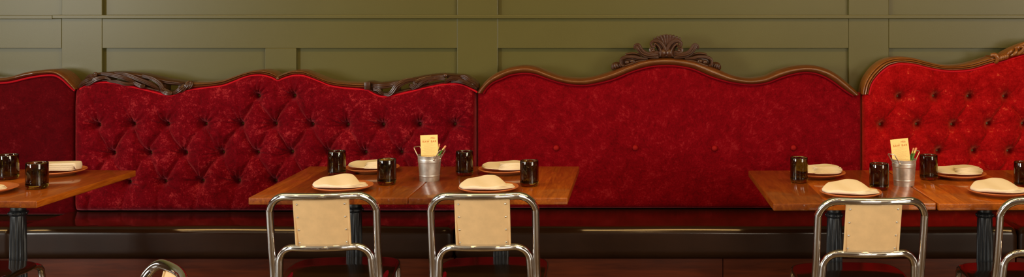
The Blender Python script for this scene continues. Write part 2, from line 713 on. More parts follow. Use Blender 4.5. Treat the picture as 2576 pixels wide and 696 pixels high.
# ---- plain back with four covered buttons and a carved crest (middle of the picture)
railC = [(1199, 232, 1216, 234), (1208, 219.5, 1226, 219.5), (1224, 201, 1242, 206.5), (1242, 187, 1263, 197.5), (1263, 177, 1280, 190),
         (1286, 169, 1297, 186), (1320, 164.5, 1322, 184), (1350, 169, 1347, 187), (1382, 181.5, 1376, 197), (1412, 191.5, 1408, 207),
         (1440, 196, 1440, 213), (1470, 196, 1472, 214), (1500, 191, 1504, 209), (1539, 178.5, 1543, 199), (1577.6, 163, 1582, 183),
         (1608.6, 152, 1612, 173), (1640, 145, 1642, 166.5), (1676, 143, 1676, 164.5), (1707, 145, 1706, 166), (1743, 150.5, 1741, 173),
         (1771.5, 159.6, 1768, 184), (1797, 170, 1792, 194), (1836, 187, 1830, 205), (1862, 194, 1860, 210), (1885, 196.5, 1885, 212.5), (1905, 195, 1906, 211.5),
         (1928, 190, 1932, 207), (1960, 176, 1964, 195), (1990, 168, 1993, 186.5), (2020, 164, 2020, 182), (2050, 165, 2047, 183.5),
         (2080, 173, 2070, 191), (2105, 186, 2092, 203), (2130, 206, 2114, 219), (2150, 224, 2134, 233), (2161, 237, 2146, 240)]


def plain_settee(label, x0, x1, y_bot, rail, btn_px, crest_at=None, mapx=lambda a: a, mapy=lambda b_: b_, vel='velvet_plain', prof=None, railmat='rail'):
    cx = (mx(x0) + mx(x1)) / 2
    root = thing('settee_back', label, 'settee back', (cx, YP, mz(y_bot)))
    rail = [(mapx(a), mapy(b_), mapx(c), mapy(d)) for a, b_, c, d in rail]
    bot = [(c, d) for a, b_, c, d in rail]
    line = [(x0 + 1, bot[0][1] - 2)] + bot + [(x1 - 1, bot[-1][1] - 2)]
    tx, tz = top_of(line)
    btn = [(mx(a), mz(b_)) for a, b_ in btn_px]
    uph, surf = upholstery(root, M[vel], mx(x0) + .004, mx(x1) - .004, mz(y_bot), tx, tz, btn, T=.030, D=.006, wr=0, step=.006, edge_w=.085)
    for bx, bz in btn:
        put_button(root, bx, bz, surf(bx, bz) - .004, .0145, M['button_red'], .8)
    m = MB()
    ribbon(m, rail, prof or bead(.03), YP + .004, YP + .075)
    m.build('top_rail', M[railmat], root, shift=root.location)
    welt(root, [(a, b_ + (.6 if vel == 'velvet_plain' else 2.6)) for a, b_ in bot], YP - .008, .0048 if vel == 'velvet_plain' else .0055, M['piping_dark'] if vel == 'velvet_plain' else None)
    return root


BTN_C = [(1400, 370.5), (1598, 370.5), (1797, 371.5), (1995, 370.5)]
setC = plain_settee('long smooth crimson velvet settee back with a carved wooden crest', 1199, 2168, 523, railC, BTN_C)
railA = []


def ax_(a):
    return 129 + (a - 2025) * .507 if a > 2025 else 129 - (2025 - a) * 1.03


def ay_(b_):
    return 174 + (b_ - 164) * .667


setA = plain_settee('smooth dark crimson velvet settee back behind the single table with the squat tumbler', -722, 190, 540,
                    railC, [], mapx=ax_, mapy=ay_, vel='velvet_dark')


# ---- carving of the crest: shell, volutes and leaves, drawn from the left half and mirrored
def crest(parent):
    K = 3.867
    plates, strands = MB(), MB()

    def P(x, y, s, dy=0.0):
        px = 1500 + x / K
        if s:
            px = 2 * 1675.8 - px
        return (mx(px), YP + .012 - dy, mz(60 + y / K))

    def strand(pts, r, s, dy=.018, lift=0.0):
        pp = spline([(x, y, q) for (x, y), q in zip(pts, r)], 7)
        strands.tube([P(x, y, s, dy + lift * math.sin(PI * i / (len(pp) - 1))) for i, (x, y, q) in enumerate(pp)],
                     [max(q, .8) / K * YP / F for x, y, q in pp], 10, flat=1.0)
        if max(r) > 12:
            n = len(pp)
            for sg in (-1, 1):
                line = []
                for i, (x, y, q) in enumerate(pp):
                    a, b_ = pp[max(0, i - 1)], pp[min(n - 1, i + 1)]
                    L = math.hypot(b_[0] - a[0], b_[1] - a[1]) or 1
                    o = P(x - (b_[1] - a[1]) / L * q * .62 * sg, y + (b_[0] - a[0]) / L * q * .62 * sg, s, dy + lift * math.sin(PI * i / (n - 1)) + q * .62 / K * YP / F)
                    line.append(o)
                strands.tube(line, [max(q, .8) * .42 / K * YP / F for x, y, q in pp], 7)

    def plate(outline, s, th=.02, dome=.012):
        pts = spline(outline, 5, closed=True)
        cxm = sum(p[0] for p in pts) / len(pts)
        cym = sum(p[1] for p in pts) / len(pts)
        rows = []
        for x, y in pts:
            row = []
            for t in (0.0, .35, .7, .92, 1.0):
                dy = dome * (1 - t ** 2.2)
                row.append(P(cxm + (x - cxm) * t, cym + (y - cym) * t, s, th * .5 + dy))
            row.append(P(x, y, s, -.02))
            rows.append(row)
        plates.grid(rows, cu=True)
    for s in (0, 1):
        # scroll that frames the shell, with two eyes and a foot
        plate([(640, 320), (602, 290), (590, 240), (560, 205), (575, 165), (620, 165), (655, 200), (684, 260), (684, 310)], s, .02, .012)
        strand([(682, 312), (672, 250), (645, 195), (600, 162), (556, 166), (532, 190), (546, 216), (574, 212)], [16, 17, 17, 16, 15, 13, 12, 9], s, .034)
        strand([(604, 318), (606, 290), (590, 270), (560, 286), (532, 270), (527, 243), (548, 230), (568, 244)], [10, 13, 14, 15, 13, 12, 10, 7], s, .030)
        strands.ball(P(646, 280, s, .034), 44 / K * YP / F, (1, .75, .95))
        strands.ball(P(574, 196, s, .030), 21 / K * YP / F, (1, .8, 1))
        strands.ball(P(556, 258, s, .030), 19 / K * YP / F, (1, .8, 1))
        strand([(622, 312), (628, 262), (604, 214), (574, 190)], [5, 9, 9, 5], s, .046)
        # upturned acanthus beside it
        plate([(602, 330), (520, 318), (440, 300), (404, 262), (398, 225), (420, 215), (434, 245), (470, 272), (540, 288), (600, 292)], s, .016, .01)
        strand([(606, 322), (540, 316), (470, 300), (426, 268), (402, 232), (386, 214), (372, 228), (378, 246)], [12, 17, 19, 17, 16, 14, 11, 7], s, .030)
        strand([(600, 296), (530, 292), (470, 270), (436, 234), (420, 204), (398, 196), (376, 208), (368, 236)], [8, 13, 14, 13, 12, 11, 10, 6], s, .034)
        strand([(590, 312), (520, 306), (452, 286), (415, 245)], [4, 7, 8, 5], s, .046)
        # long leaf lying along the rail
        plate([(500, 345), (430, 318), (380, 282), (290, 285), (285, 306), (236, 330), (236, 380), (262, 412), (330, 400), (420, 366)], s, .012, .012)
        strand([(500, 336), (430, 330), (370, 318), (300, 318), (250, 336), (234, 366), (246, 398), (268, 402)], [9, 13, 15, 15, 13, 11, 10, 6], s, .026)
        strand([(486, 352), (410, 362), (340, 388), (276, 408)], [6, 10, 12, 8], s, .024)
        strand([(470, 322), (420, 296), (360, 284), (300, 292), (284, 302)], [7, 10, 11, 9, 5], s, .022)
        strand([(366, 352), (372, 372), (386, 366)], [6, 8, 5], s, .028)
        strands.ball(P(352, 362, s, .018), 26 / K * YP / F, (1.1, .7, .8))
        strands.ball(P(300, 372, s, .018), 24 / K * YP / F, (1, .7, .9))
        # little end leaf
        plate([(250, 414), (228, 382), (196, 372), (160, 384), (145, 410), (150, 446), (190, 440), (235, 424)], s, .004, .012)
        for k in range(4):
            x = 158 + k * 24
            strand([(x - 4, 388 + abs(k - 1.5) * 3), (x + 4, 412), (x + 6, 436 - k * 6)], [5, 8, 6], s, .012)
    # the shell
    plate([(690, 320), (664, 240), (618, 140), (620, 118), (650, 110), (690, 106), (730, 110), (754, 120), (750, 145), (714, 240)], 0, .014, .004)
    for k in range(-4, 5):
        a = k * .118
        xe, ye = 690 + 240 * math.sin(a) * 1.05, 318 - 208 * math.cos(a * 1.2)
        strand([(690 + k * 1.5, 306), (690 + (xe - 690) * .5 - k * 2.0, (306 + ye) / 2 + 6), (xe, ye + 8), (xe + k * .6, ye - 2)], [5, 11, 15, 11], 0, .026)
    strands.ball(P(681, 106, 0, .03), 9 / K * YP / F)
    root_l = parent.location
    strands.add(plates.v, plates.f)
    strands.build('carved_crest', M['rail_dark'], parent, 50, shift=root_l)


crest(setC)

# ---- buttoned back with pierced carving at both ends
B_top_left = [(199.5, 217, 204, 222), (208, 203, 213, 216), (224, 191, 228, 210), (242, 183, 246, 206.5), (258, 182, 262, 204.5), (289, 180, 290, 206.5),
              (325, 182, 326, 214), (361, 186, 360, 222), (397, 194, 396, 231), (420, 199, 418, 236.5), (439, 201.5, 434, 238), (464, 205, 456, 231.5), (476, 204, 470, 226), (488, 206, 486, 221.5)]
B_mid = [(484, 206, 484, 221.5), (520, 206, 520, 218.5), (560, 200.5, 562, 213), (586, 192, 589, 203.5), (612, 183, 614, 193.5), (637.5, 177, 638, 187.5), (663, 175, 661, 187),
         (684, 179.5, 681, 191.5), (694, 184.5, 692, 196), (702, 189, 702, 199.5), (713, 184, 714, 195), (736, 177, 738, 188), (762, 176.5, 761, 187.5), (782, 183, 778, 192), (808, 193.6, 805, 202.5), (834, 202, 832, 213), (870, 206.5, 868, 218.8), (922, 208.6, 922, 222.5)]
B_top_right = [(921, 205, 921, 223.5), (934, 204.5, 933, 229), (950, 207.8, 946, 235.5), (965, 206.5, 963, 240.5), (984, 205, 983, 239), (1004, 202.7, 1006, 234.4), (1035, 196, 1040, 226.5), (1074, 188.5, 1076, 218),
               (1113, 185, 1115, 210.5), (1146, 187, 1148, 208.5), (1170, 189, 1169, 213.5), (1190, 200, 1187, 221), (1202, 211, 1198, 227), (1203, 219, 1201, 229)]


def frac(pairs, f0, f1, i0=0, i1=None):
    out = []
    for a, b_, c, d in pairs[i0:i1]:
        out.append((a + (c - a) * f0, b_ + (d - b_) * f0, a + (c - a) * f1, b_ + (d - b_) * f1))
    return out


xB0, xB1, yB = 190, 1197, 528.5
rootB = thing('settee_back', 'deep crimson button-tufted settee back with pierced carving at both ends of its rail', 'settee back', ((mx(xB0) + mx(xB1)) / 2, YP, mz(yB)))
rows = [[(648, 241), (737, 241)],
        [(246, 314), (333, 312), (418, 312), (514, 312), (605, 312), (690, 312), (783, 313), (872, 314), (961, 314), (1054, 313), (1142, 313)],
        [(283, 385), (374, 385), (463, 385), (556, 384), (645, 384), (731, 383), (825, 383), (917, 384), (1007, 384), (1098, 384)],
        [(238, 458), (322, 459), (412, 457), (505, 456), (597, 456), (689, 456), (783, 456), (874, 456), (965, 456), (1056, 456), (1146, 456)]]
btnB = [(mx(a), mz(b_)) for r in rows for a, b_ in r]
botB = [(c, d) for a, b_, c, d in B_top_left[:-1]] + [(c, d) for a, b_, c, d in B_mid[1:-1]] + [(c, d) for a, b_, c, d in B_top_right]
tx, tz = top_of([(191, 223)] + botB + [(1196.5, 230)], .009)
ex = []
for a, b_ in rows[1]:
    if not 620 < a < 760:
        ex.append((mx(a), mz(b_), mx(a + random.uniform(-6, 14)), mz(b_ - 62), .007))
for a, b_ in rows[0]:
    ex.append((mx(a), mz(b_), mx(a + 2), mz(b_ - 36), .006))
for a, b_ in rows[3]:
    ex.append((mx(a), mz(b_), mx(a - 12), mz(b_ + 74), .013))
for r in rows[1:]:
    ex.append((mx(r[0][0]), mz(r[0][1]), mx(195), mz(r[0][1] + 4), .008))
    ex.append((mx(r[-1][0]), mz(r[-1][1]), mx(1192), mz(r[-1][1] + 6), .008))
uphB, surfB = upholstery(rootB, M['velvet_plum'], mx(xB0) + .003, mx(xB1) - .003, mz(yB), tx, tz, btnB, T=.056, D=.082, fold=.027, wr=.0085,
                         links=near_links(btnB), extra_folds=ex, foldw=.005)
for bx, bz in btnB:
    put_button(rootB, bx, bz, surfB(bx, bz) - .003, .0098, M['button_gold'], .6)

m = MB()
ribbon(m, B_mid, ridges(2, .026, 9, .014), YP + .006, YP + .075)
for a, b_ in ((702, 196),):
    m.ball((mx(a), YP - .02, mz(b_)), .008, (1, .8, 1))
m.build('top_rail', M['rail'], rootB, shift=rootB.location)


def vein(pp, sg, y0, lift):
    """a thin ridge riding on a carved strand, off its middle by sg"""
    out = []
    n = len(pp)
    for i, (x, y, q) in enumerate(pp):
        a, b_ = pp[max(0, i - 1)], pp[min(n - 1, i + 1)]
        L = math.hypot(b_[0] - a[0], b_[1] - a[1]) or 1
        nx_, ny_ = -(b_[1] - a[1]) / L, (b_[0] - a[0]) / L
        out.append((mx(x + nx_ * q * .68 * sg), y0 - lift * math.sin(PI * i / (n - 1)) - q * (.92 if sg == 0 else .60) * YP / F, mz(y + ny_ * q * .68 * sg)))
    return out


def pierced(pairs, leaves, name, scrolls, solids):
    m = MB()
    ribbon(m, frac(pairs, 0, .36), ridges(2, .022, 6, .007), YP + .008, YP + .06, 6)
    ribbon(m, frac(pairs, .76, 1.0), bead(.018, 8), YP + .008, YP + .06, 6)
    dense = spline(pairs, 10)
    for xa, xb in solids:
        seg = [p for p in dense if xa <= (p[0] + p[2]) / 2 <= xb]
        if len(seg) > 2:
            ribbon(m, frac(seg, .12, .96), bead(.013, 8), YP + .012, YP + .06, 2)
    for pts, r in leaves:
        pp = spline([(x, y, q) for (x, y), q in zip(pts, r)], 7)
        n = len(pp)
        m.tube([(mx(x), YP - .008 - .012 * math.sin(PI * i / (n - 1)), mz(y)) for i, (x, y, q) in enumerate(pp)], [max(q, .5) * YP / F for x, y, q in pp], 9)
        for sg in (-1, 0, 1):
            m.tube(vein(pp, sg, YP - .008, .012), [max(q, .5) * .40 * YP / F for x, y, q in pp], 7)
    for x, y, r in scrolls:
        m.ball((mx(x), YP - .016, mz(y)), r * YP / F, (1, .7, 1))
    m.build(name, M['rail_dark'], rootB, 50, shift=rootB.location)


S2 = 3.868


def c2(pts, ox=180, oy=160):
    return [(ox + x / S2, oy + y / S2) for x, y in pts]


leavesL = [
    (c2([(85, 230), (130, 190), (190, 160), (240, 130), (255, 95)]), [3, 5, 6, 5, 3]),
    (c2([(120, 200), (190, 190), (260, 150), (340, 130), (390, 155)]), [3, 4.5, 5, 4, 2]),
    (c2([(150, 150), (200, 120), (250, 110), (250, 85)]), [3, 4.5, 4, 2]),
    (c2([(300, 95), (400, 105), (500, 125), (580, 150), (640, 185)]), [3, 4.5, 5, 5, 3]),
    (c2([(360, 170), (450, 170), (560, 195), (640, 190)]), [2.5, 4, 4.5, 3]),
    (c2([(430, 90), (560, 105), (680, 150), (800, 200), (870, 250)]), [3, 4.5, 5, 5, 3]),
    (c2([(620, 180), (680, 205), (720, 215), (700, 180)]), [4, 5, 4, 2]),
    (c2([(700, 115), (800, 140), (880, 190), (910, 245), (960, 270)]), [3, 4.5, 5, 5, 3]),
    (c2([(880, 255), (930, 280), (985, 285), (960, 262)]), [3, 4.5, 4, 2]),
    (c2([(985, 290), (1040, 270), (1090, 235), (1115, 200)]), [3, 5, 5.5, 3.5]),
    (c2([(1060, 278), (1110, 245), (1135, 215), (1150, 185), (1175, 175)]), [3, 4.5, 5, 4.5, 3]),
    (c2([(1130, 240), (1165, 225), (1185, 195), (1170, 172)]), [3, 4.5, 4.5, 3]),
]
pierced(B_top_left, leavesL, 'pierced_carving', [(475, 216, 6), (484, 208, 5.5), (482, 217, 4.5), (244, 185, 5)], [(198, 282), (340, 364), (404, 418), (448, 492)])


def c4(pts):
    return c2(pts, 880, 160)


leavesR = [
    (c4([(330, 292), (390, 295), (430, 260), (470, 205), (540, 165), (620, 145)]), [3, 5, 5.5, 5.5, 5, 3]),
    (c4([(455, 265), (480, 225), (530, 185), (600, 160), (680, 165), (720, 150)]), [2.5, 4, 5, 5, 4, 2.5]),
    (c4([(240, 240), (290, 250), (310, 275), (340, 295)]), [5, 5, 4.5, 3]),
    (c4([(235, 215), (300, 215), (400, 205), (490, 175)]), [4.5, 6, 6, 3]),
    (c4([(585, 205), (610, 218), (640, 205), (650, 175), (720, 150), (800, 125)]), [3, 4.5, 4.5, 4.5, 5, 3]),
    (c4([(610, 245), (680, 205), (740, 165), (830, 135), (930, 120)]), [3, 4.5, 5, 5, 3]),
    (c4([(715, 200), (780, 160), (860, 140), (930, 145)]), [2.5, 4, 4.5, 3]),
    (c4([(930, 190), (955, 160), (1000, 140), (1060, 140), (1110, 160)]), [2.5, 4, 5, 5, 3]),
    (c4([(990, 175), (1060, 165), (1130, 175), (1180, 200), (1235, 240)]), [2.5, 4.5, 5.5, 5, 3]),
    (c4([(1085, 125), (1130, 130), (1170, 160), (1220, 190), (1248, 225)]), [4, 5.5, 5.5, 5, 3]),
    (c4([(1150, 195), (1190, 185), (1205, 205), (1185, 215)]), [3, 4, 4, 2]),
]
pierced(B_top_right, leavesR, 'pierced_carving', [(928, 213, 6.5), (1122, 189, 5.5), (1037, 213, 4)], [(918, 957), (996, 1004), (1040, 1074), (1122, 1206)])
m = MB()
m.box((mx(920), YP - .03, mz(224)), (mx(934), YP + .06, mz(205)), .003)
m.build('rail_block', M['rail_dark'], rootB, shift=rootB.location)
welt(rootB, [(a, b_ + 2.4) for a, b_ in botB], YP - .012, .0048)

# ---- scarlet buttoned back with a honey-coloured rail
half = [(2166, 237, 2185, 236), (2171, 212, 2193, 208.5), (2183, 187, 2211, 185), (2204, 163.6, 2233, 167), (2229, 149, 2246, 162), (2262, 143, 2264, 158.5), (2297.6, 145.7, 2297, 161), (2333.5, 154.7, 2332, 169),
        (2369, 162.6, 2368, 175.5), (2405, 163.6, 2406, 177), (2441, 158, 2444, 173.5), (2477, 147.5, 2481, 163), (2499, 140, 2504, 157)]
half2 = [(2490, 139.5, 2496, 159.5), (2512, 140.5, 2517, 153.5), (2531, 129.5, 2536, 148), (2552.6, 118.7, 2557, 141.5), (2580, 108, 2585, 134), (2625, 98, 2628, 128), (2668, 95, 2668, 126)]
MID = 2668
xD0, xD1, yD = 2168, 2 * MID - 2168, 524


def mir(pairs):
    return [(2 * MID - a, b_, 2 * MID - c, d) for a, b_, c, d in reversed(pairs)]


rootD = thing('settee_back', 'bright scarlet button-tufted settee back under a honey-brown ridged rail', 'settee back', (mx(MID), YP, mz(yD)))
rowsD = [[(2577, 176), (2668, 176)],
         [(2262, 243), (2352, 242), (2440, 243), (2530, 243), (2620, 243)],
         [(2217, 314), (2308, 313), (2398, 314), (2488, 312), (2577, 312), (2668, 312)],
         [(2266, 382), (2361, 380), (2451, 380), (2540, 381), (2630, 381)],
         [(2217, 452), (2310, 452), (2402, 452), (2494, 452), (2584, 452), (2668, 452)]]
rowsD = [r + [(2 * MID - a, b_) for a, b_ in r if a < MID - 1] for r in rowsD]
rowsD[0] = rowsD[0][1:2]
btnD = [(mx(a), mz(b_)) for r in rowsD for a, b_ in r]
full_rail = half + half2[2:] + mir(half + half2[2:])[1:]
botD = [(c, d) for a, b_, c, d in full_rail]
tx, tz = top_of([(xD0 + 1, 234)] + botD + [(xD1 - 1, 234)], .009)
ex = []
for a, b_ in rowsD[1]:
    ex.append((mx(a), mz(b_), mx(a + random.uniform(-4, 4)), mz(b_ - 70), .009))
for a, b_ in rowsD[4]:
    ex.append((mx(a), mz(b_), mx(a), mz(b_ + 70), .012))
for r in (rowsD[2], rowsD[4]):
    ex.append((mx(2217), mz(r[0][1]), mx(2172), mz(r[0][1] + 3), .010))
ex.append((mx(2266), mz(382), mx(2172), mz(388), .005))
uphD, surfD = upholstery(rootD, M['velvet_scarlet'], mx(xD0) + .003, mx(xD1) - .003, mz(yD), tx, tz, btnD, T=.056, D=.084, fold=.022, wr=.0042,
                         links=near_links(btnD), extra_folds=ex, foldw=.004, step=.0042)
for bx, bz in btnD:
    put_button(rootD, bx, bz, surfD(bx, bz) - .003, .0098, M['button_gold'], .6)
m = MB()
for hh in (half, mir(half)):
    m = MB()
    ribbon(m, hh, ridges(3, .026, 8, .0135), YP + .006, YP + .075)
    m.build('top_rail', M['rail_gold'], rootD, shift=rootD.location)
m = MB()
ribbon(m, half2 + mir(half2)[1:], bead(.02, 8), YP + .006, YP + .07)


def dleaf(pts, r, dy=.012):
    for s in (0, 1):
        pp = spline([(x, y, q) for (x, y), q in zip(pts, r)], 6)
        n = len(pp)
        m.tube([(mx(2 * MID - x if s else x), YP - dy - .012 * math.sin(PI * i / (n - 1)), mz(y)) for i, (x, y, q) in enumerate(pp)], [q * YP / F for x, y, q in pp], 9)


K3 = 721 / 176


def c3(pts):
    return [(2400 + x / K3, 90 + y / K3) for x, y in pts]


dleaf(c3([(372, 200), (410, 195), (432, 225), (425, 265), (410, 275)]), [5, 6, 6, 4.5, 2.5])
for k in range(5):
    dleaf(c3([(428 + k * 22, 200 - k * 5), (446 + k * 22, 220 - k * 6), (444 + k * 21, 245 - k * 6), (428 + k * 21, 262 - k * 6)]), [2.5, 4.2, 4, 2])
dleaf(c3([(530, 215), (545, 180), (575, 150), (600, 135)]), [3, 4.5, 5, 3])
dleaf(c3([(560, 205), (595, 190), (625, 160), (630, 130)]), [3, 4.5, 5, 3])
dleaf(c3([(600, 195), (650, 180), (690, 150), (700, 120), (670, 105), (650, 125), (665, 145)]), [3, 5, 5, 5, 4.5, 4, 2.5])
dleaf(c3([(640, 185), (720, 165), (800, 140), (900, 125)]), [3, 4.5, 5, 3])
dleaf(c3([(620, 125), (700, 85), (800, 65), (920, 50)]), [3, 5, 5, 3])
dleaf([(2590, 122), (2606, 108), (2622, 112), (2616, 122)], [3, 5, 4.5, 2])
dleaf([(2625, 120), (2640, 104), (2658, 106), (2664, 118)], [3, 5, 5, 3])
m.build('carved_crest', M['rail_gold'], rootD, 50, shift=rootD.location)
welt(rootD, [(a, b_ + 2.4) for a, b_ in botD], YP - .012, .0048)

# ================================================================== banquette seats
def bench(label, x0, x1, zback, joints=()):
    cx = (x0 + x1) / 2
    root = thing('banquette_seat', label, 'banquette seat', (cx, 5.1, 0))
    # section from the rear underside over the top and round the rolled front edge
    prof = spline([(5.30, .330), (5.36, .332), (5.372, .36), (5.372, zback - .012), (5.36, zback - .004), (5.30, zback - .001), (5.26, zback), (5.15, zback + (.4755 - zback) * .38), (5.03, zback + (.4755 - zback) * .86), (4.955, .4752), (4.905, .4755)], 3)[:-1]
    y, z = 4.898, .4755
    for a0, a1, rr in ((90, 41, .028), (41, 34, .090), (34, 4, .030)):
        k = 8
        for i in range(k):
            prof.append((y, z))
            da = (a0 - a1) / k
            t = math.radians(a0 - (i + .5) * da)
            ds = rr * math.radians(da)
            y -= math.sin(t) * ds
            z -= math.cos(t) * ds
    prof.append((y, z))
    yf = y
    prof += spline([(yf - .001, z - .012), (yf - .0005, .385), (yf, .366), (yf + .004, .349), (yf + .012, .337), (yf + .026, .331), (yf + .045, .330)], 3)
    pc = (5.12, .40)
    xs, R = [], .032
    for t in (0, .1, .25, .45, .7, 1):
        xs.append((x0 + R * t, R * (1 - math.sqrt(max(0, 1 - (1 - t) ** 2)))))
    n = int((x1 - x0) / .08)
    for i in range(1, n):
        xs.append((x0 + R + (x1 - x0 - 2 * R) * i / n, 0))
    for t in (1, .7, .45, .25, .1, 0):
        xs.append((x1 - R * t, R * (1 - math.sqrt(max(0, 1 - (1 - t) ** 2)))))
    rows = []
    for x, ins in xs:
        cr = .0030 * math.sin(PI * (x - x0) / (x1 - x0)) + .0010 * math.sin(x * 9.0)
        row = []
        for y, z in prof:
            dy, dz = y - pc[0], z - pc[1]
            k = math.hypot(dy, dz * 3.6)
            y2, z2 = y, z
            if ins:
                y2 = y - max(-1, min(1, dy / .26)) * ins if y < 5.2 else y
                z2 = z - max(-1, min(1, dz / .06)) * ins
            if z > .425 and y < 5.25:
                z2 += cr * min(1, (5.25 - y) / .15)
            row.append((x, y2, z2))
        rows.append(row)
    m = MB()
    m.grid(rows, cv=True)
    for r, s in ((rows[0], 1), (rows[-1], -1)):
        o = len(m.v)
        m.v.extend(r)
        m.f.append(tuple(range(o, o + len(r)))[::s])
    m.build('cushion', M['vinyl'], root, 50, shift=root.location)
    cuts = [x0 + .002] + list(joints) + [x1 - .002]
    for a, b_ in zip(cuts[:-1], cuts[1:]):
        m = MB()
        m.box((a + .0012, 4.905, .002), (b_ - .0012, 5.43, .3315), .003)
        m.build('plinth', M['plinth'], root, shift=root.location)
    return root


XS = [-4.75, -2.845, -.859, 1.686, 3.75]
bench('dark vinyl banquette seat ending beside the fluted column of the separate single table', XS[0], XS[1], mz(540) - .001)
bench('dark brown vinyl banquette seat below the crimson tufted settee back', XS[1], XS[2], mz(528.5) - .001)
bench('long dark vinyl banquette seat below the smooth settee back with carved crest', XS[2], XS[3], mz(523) - .001, (.358,))
bench('dark vinyl banquette seat past the rounded seam under the scarlet tufted back', XS[3], XS[4], mz(524) - .001)

# ================================================================== tables
TH = .75


def make_table(label, x, y, rz, w=.606, d=.757):
    root = thing('dining_table', label, 'table', (x, y, 0), rz, 'square pedestal tables')
    m = MB()
    m.box((-w / 2, -d / 2, TH - .027), (w / 2, d / 2, TH), .0035, 3)
    tt = m.build('tabletop', M['table'], root)
    tt.data.materials.append(M['underside'])
    for f in tt.data.polygons:
        if f.normal.z < -.9:
            f.material_index = 1
    m = MB()
    m.box((-.15, -.15, TH - .036), (.15, .15, TH - .0272), .002)
    m.build('mounting_plate', M['iron'], root)
    m = MB()
    prof = [(.0, .05), (.062, .05), (.060, .07), (.045, .085), (.0385, .10), (.037, .13)]
    z = .16
    while z < .60:
        prof.append((.0365 - .0065 * (z - .16) / .46, z))
        z += .04
    prof += [(.030, .615), (.028, .625)]
    def flute(a, zz):
        return 1 - (.13 * (.5 - .5 * math.cos(a * 18)) ** .6 if .13 < zz < .612 else 0)
    m.lathe(prof, 144, fn=flute)
    m.build('fluted_column', M['iron'], root, 60)
    m = MB()
    m.lathe([(.027, .62), (.033, .622), (.036, .628), (.036, .634), (.032, .640), (.029, .644), (.030, .652), (.027, .66)], 40)
    for k in range(8):
        m.ball((.033 * math.cos(k * PI / 4), .033 * math.sin(k * PI / 4), .632), .0065, seg=10, rings=6)
    m.build('collar', M['iron'], root)
    m = MB()
    m.lathe([(.027, .655), (.0262, .68), (.0262, .69), (.028, .697), (.032, .702), (.043, .706), (.046, .712), (.046, .7142), (0, .7142)], 40)
    m.build('column_neck', M['iron'], root)
    for k in range(4):
        a = PI / 4 + k * PI / 2
        m = MB()
        pts = spline([(.03 * math.cos(a), .03 * math.sin(a), .085), (.12 * math.cos(a), .12 * math.sin(a), .07), (.22 * math.cos(a), .22 * math.sin(a), .04), (.29 * math.cos(a), .29 * math.sin(a), .0165)], 6)
        n = len(pts)
        m.tube(pts, [.026 - .011 * i / (n - 1) for i in range(n)], 12)
        m.build('foot', M['iron'], root)
    return root


t_mid_a = make_table('wooden pedestal table under the crimson tufted back, tan-backed chair tilted before it', -1.2035, 4.498, 0)
t_mid_b = make_table('wooden pedestal table whose far corner stands before the smooth velvet back', -.5940, 4.498, 0)
RZ = math.radians(1.5)
t_r_a = make_table('wooden pedestal table reaching from the smooth back to the scarlet settee back', .479 + .303 - .010, 4.388, RZ)
t_r_b = make_table('wooden pedestal table standing wholly before the scarlet tufted settee back', .479 + .303 - .010 + .611, 4.388 + .003, RZ)
t_left = make_table('single wooden pedestal table by the palest stretch of the panelled wall', -2.559, 4.425, math.radians(-3.0), d=.715)


# ================================================================== chairs
def back_y(z):
    return -.30 - (z - .45) * .26


def arc(cx, cz, r, a0, a1, n=7):
    return [(cx + r * math.cos(a0 + (a1 - a0) * i / n), cz + r * math.sin(a0 + (a1 - a0) * i / n)) for i in range(n + 1)]


def bow(x, hw, d):
    return -d * (1 - min(1, abs(x) / hw) ** 2)


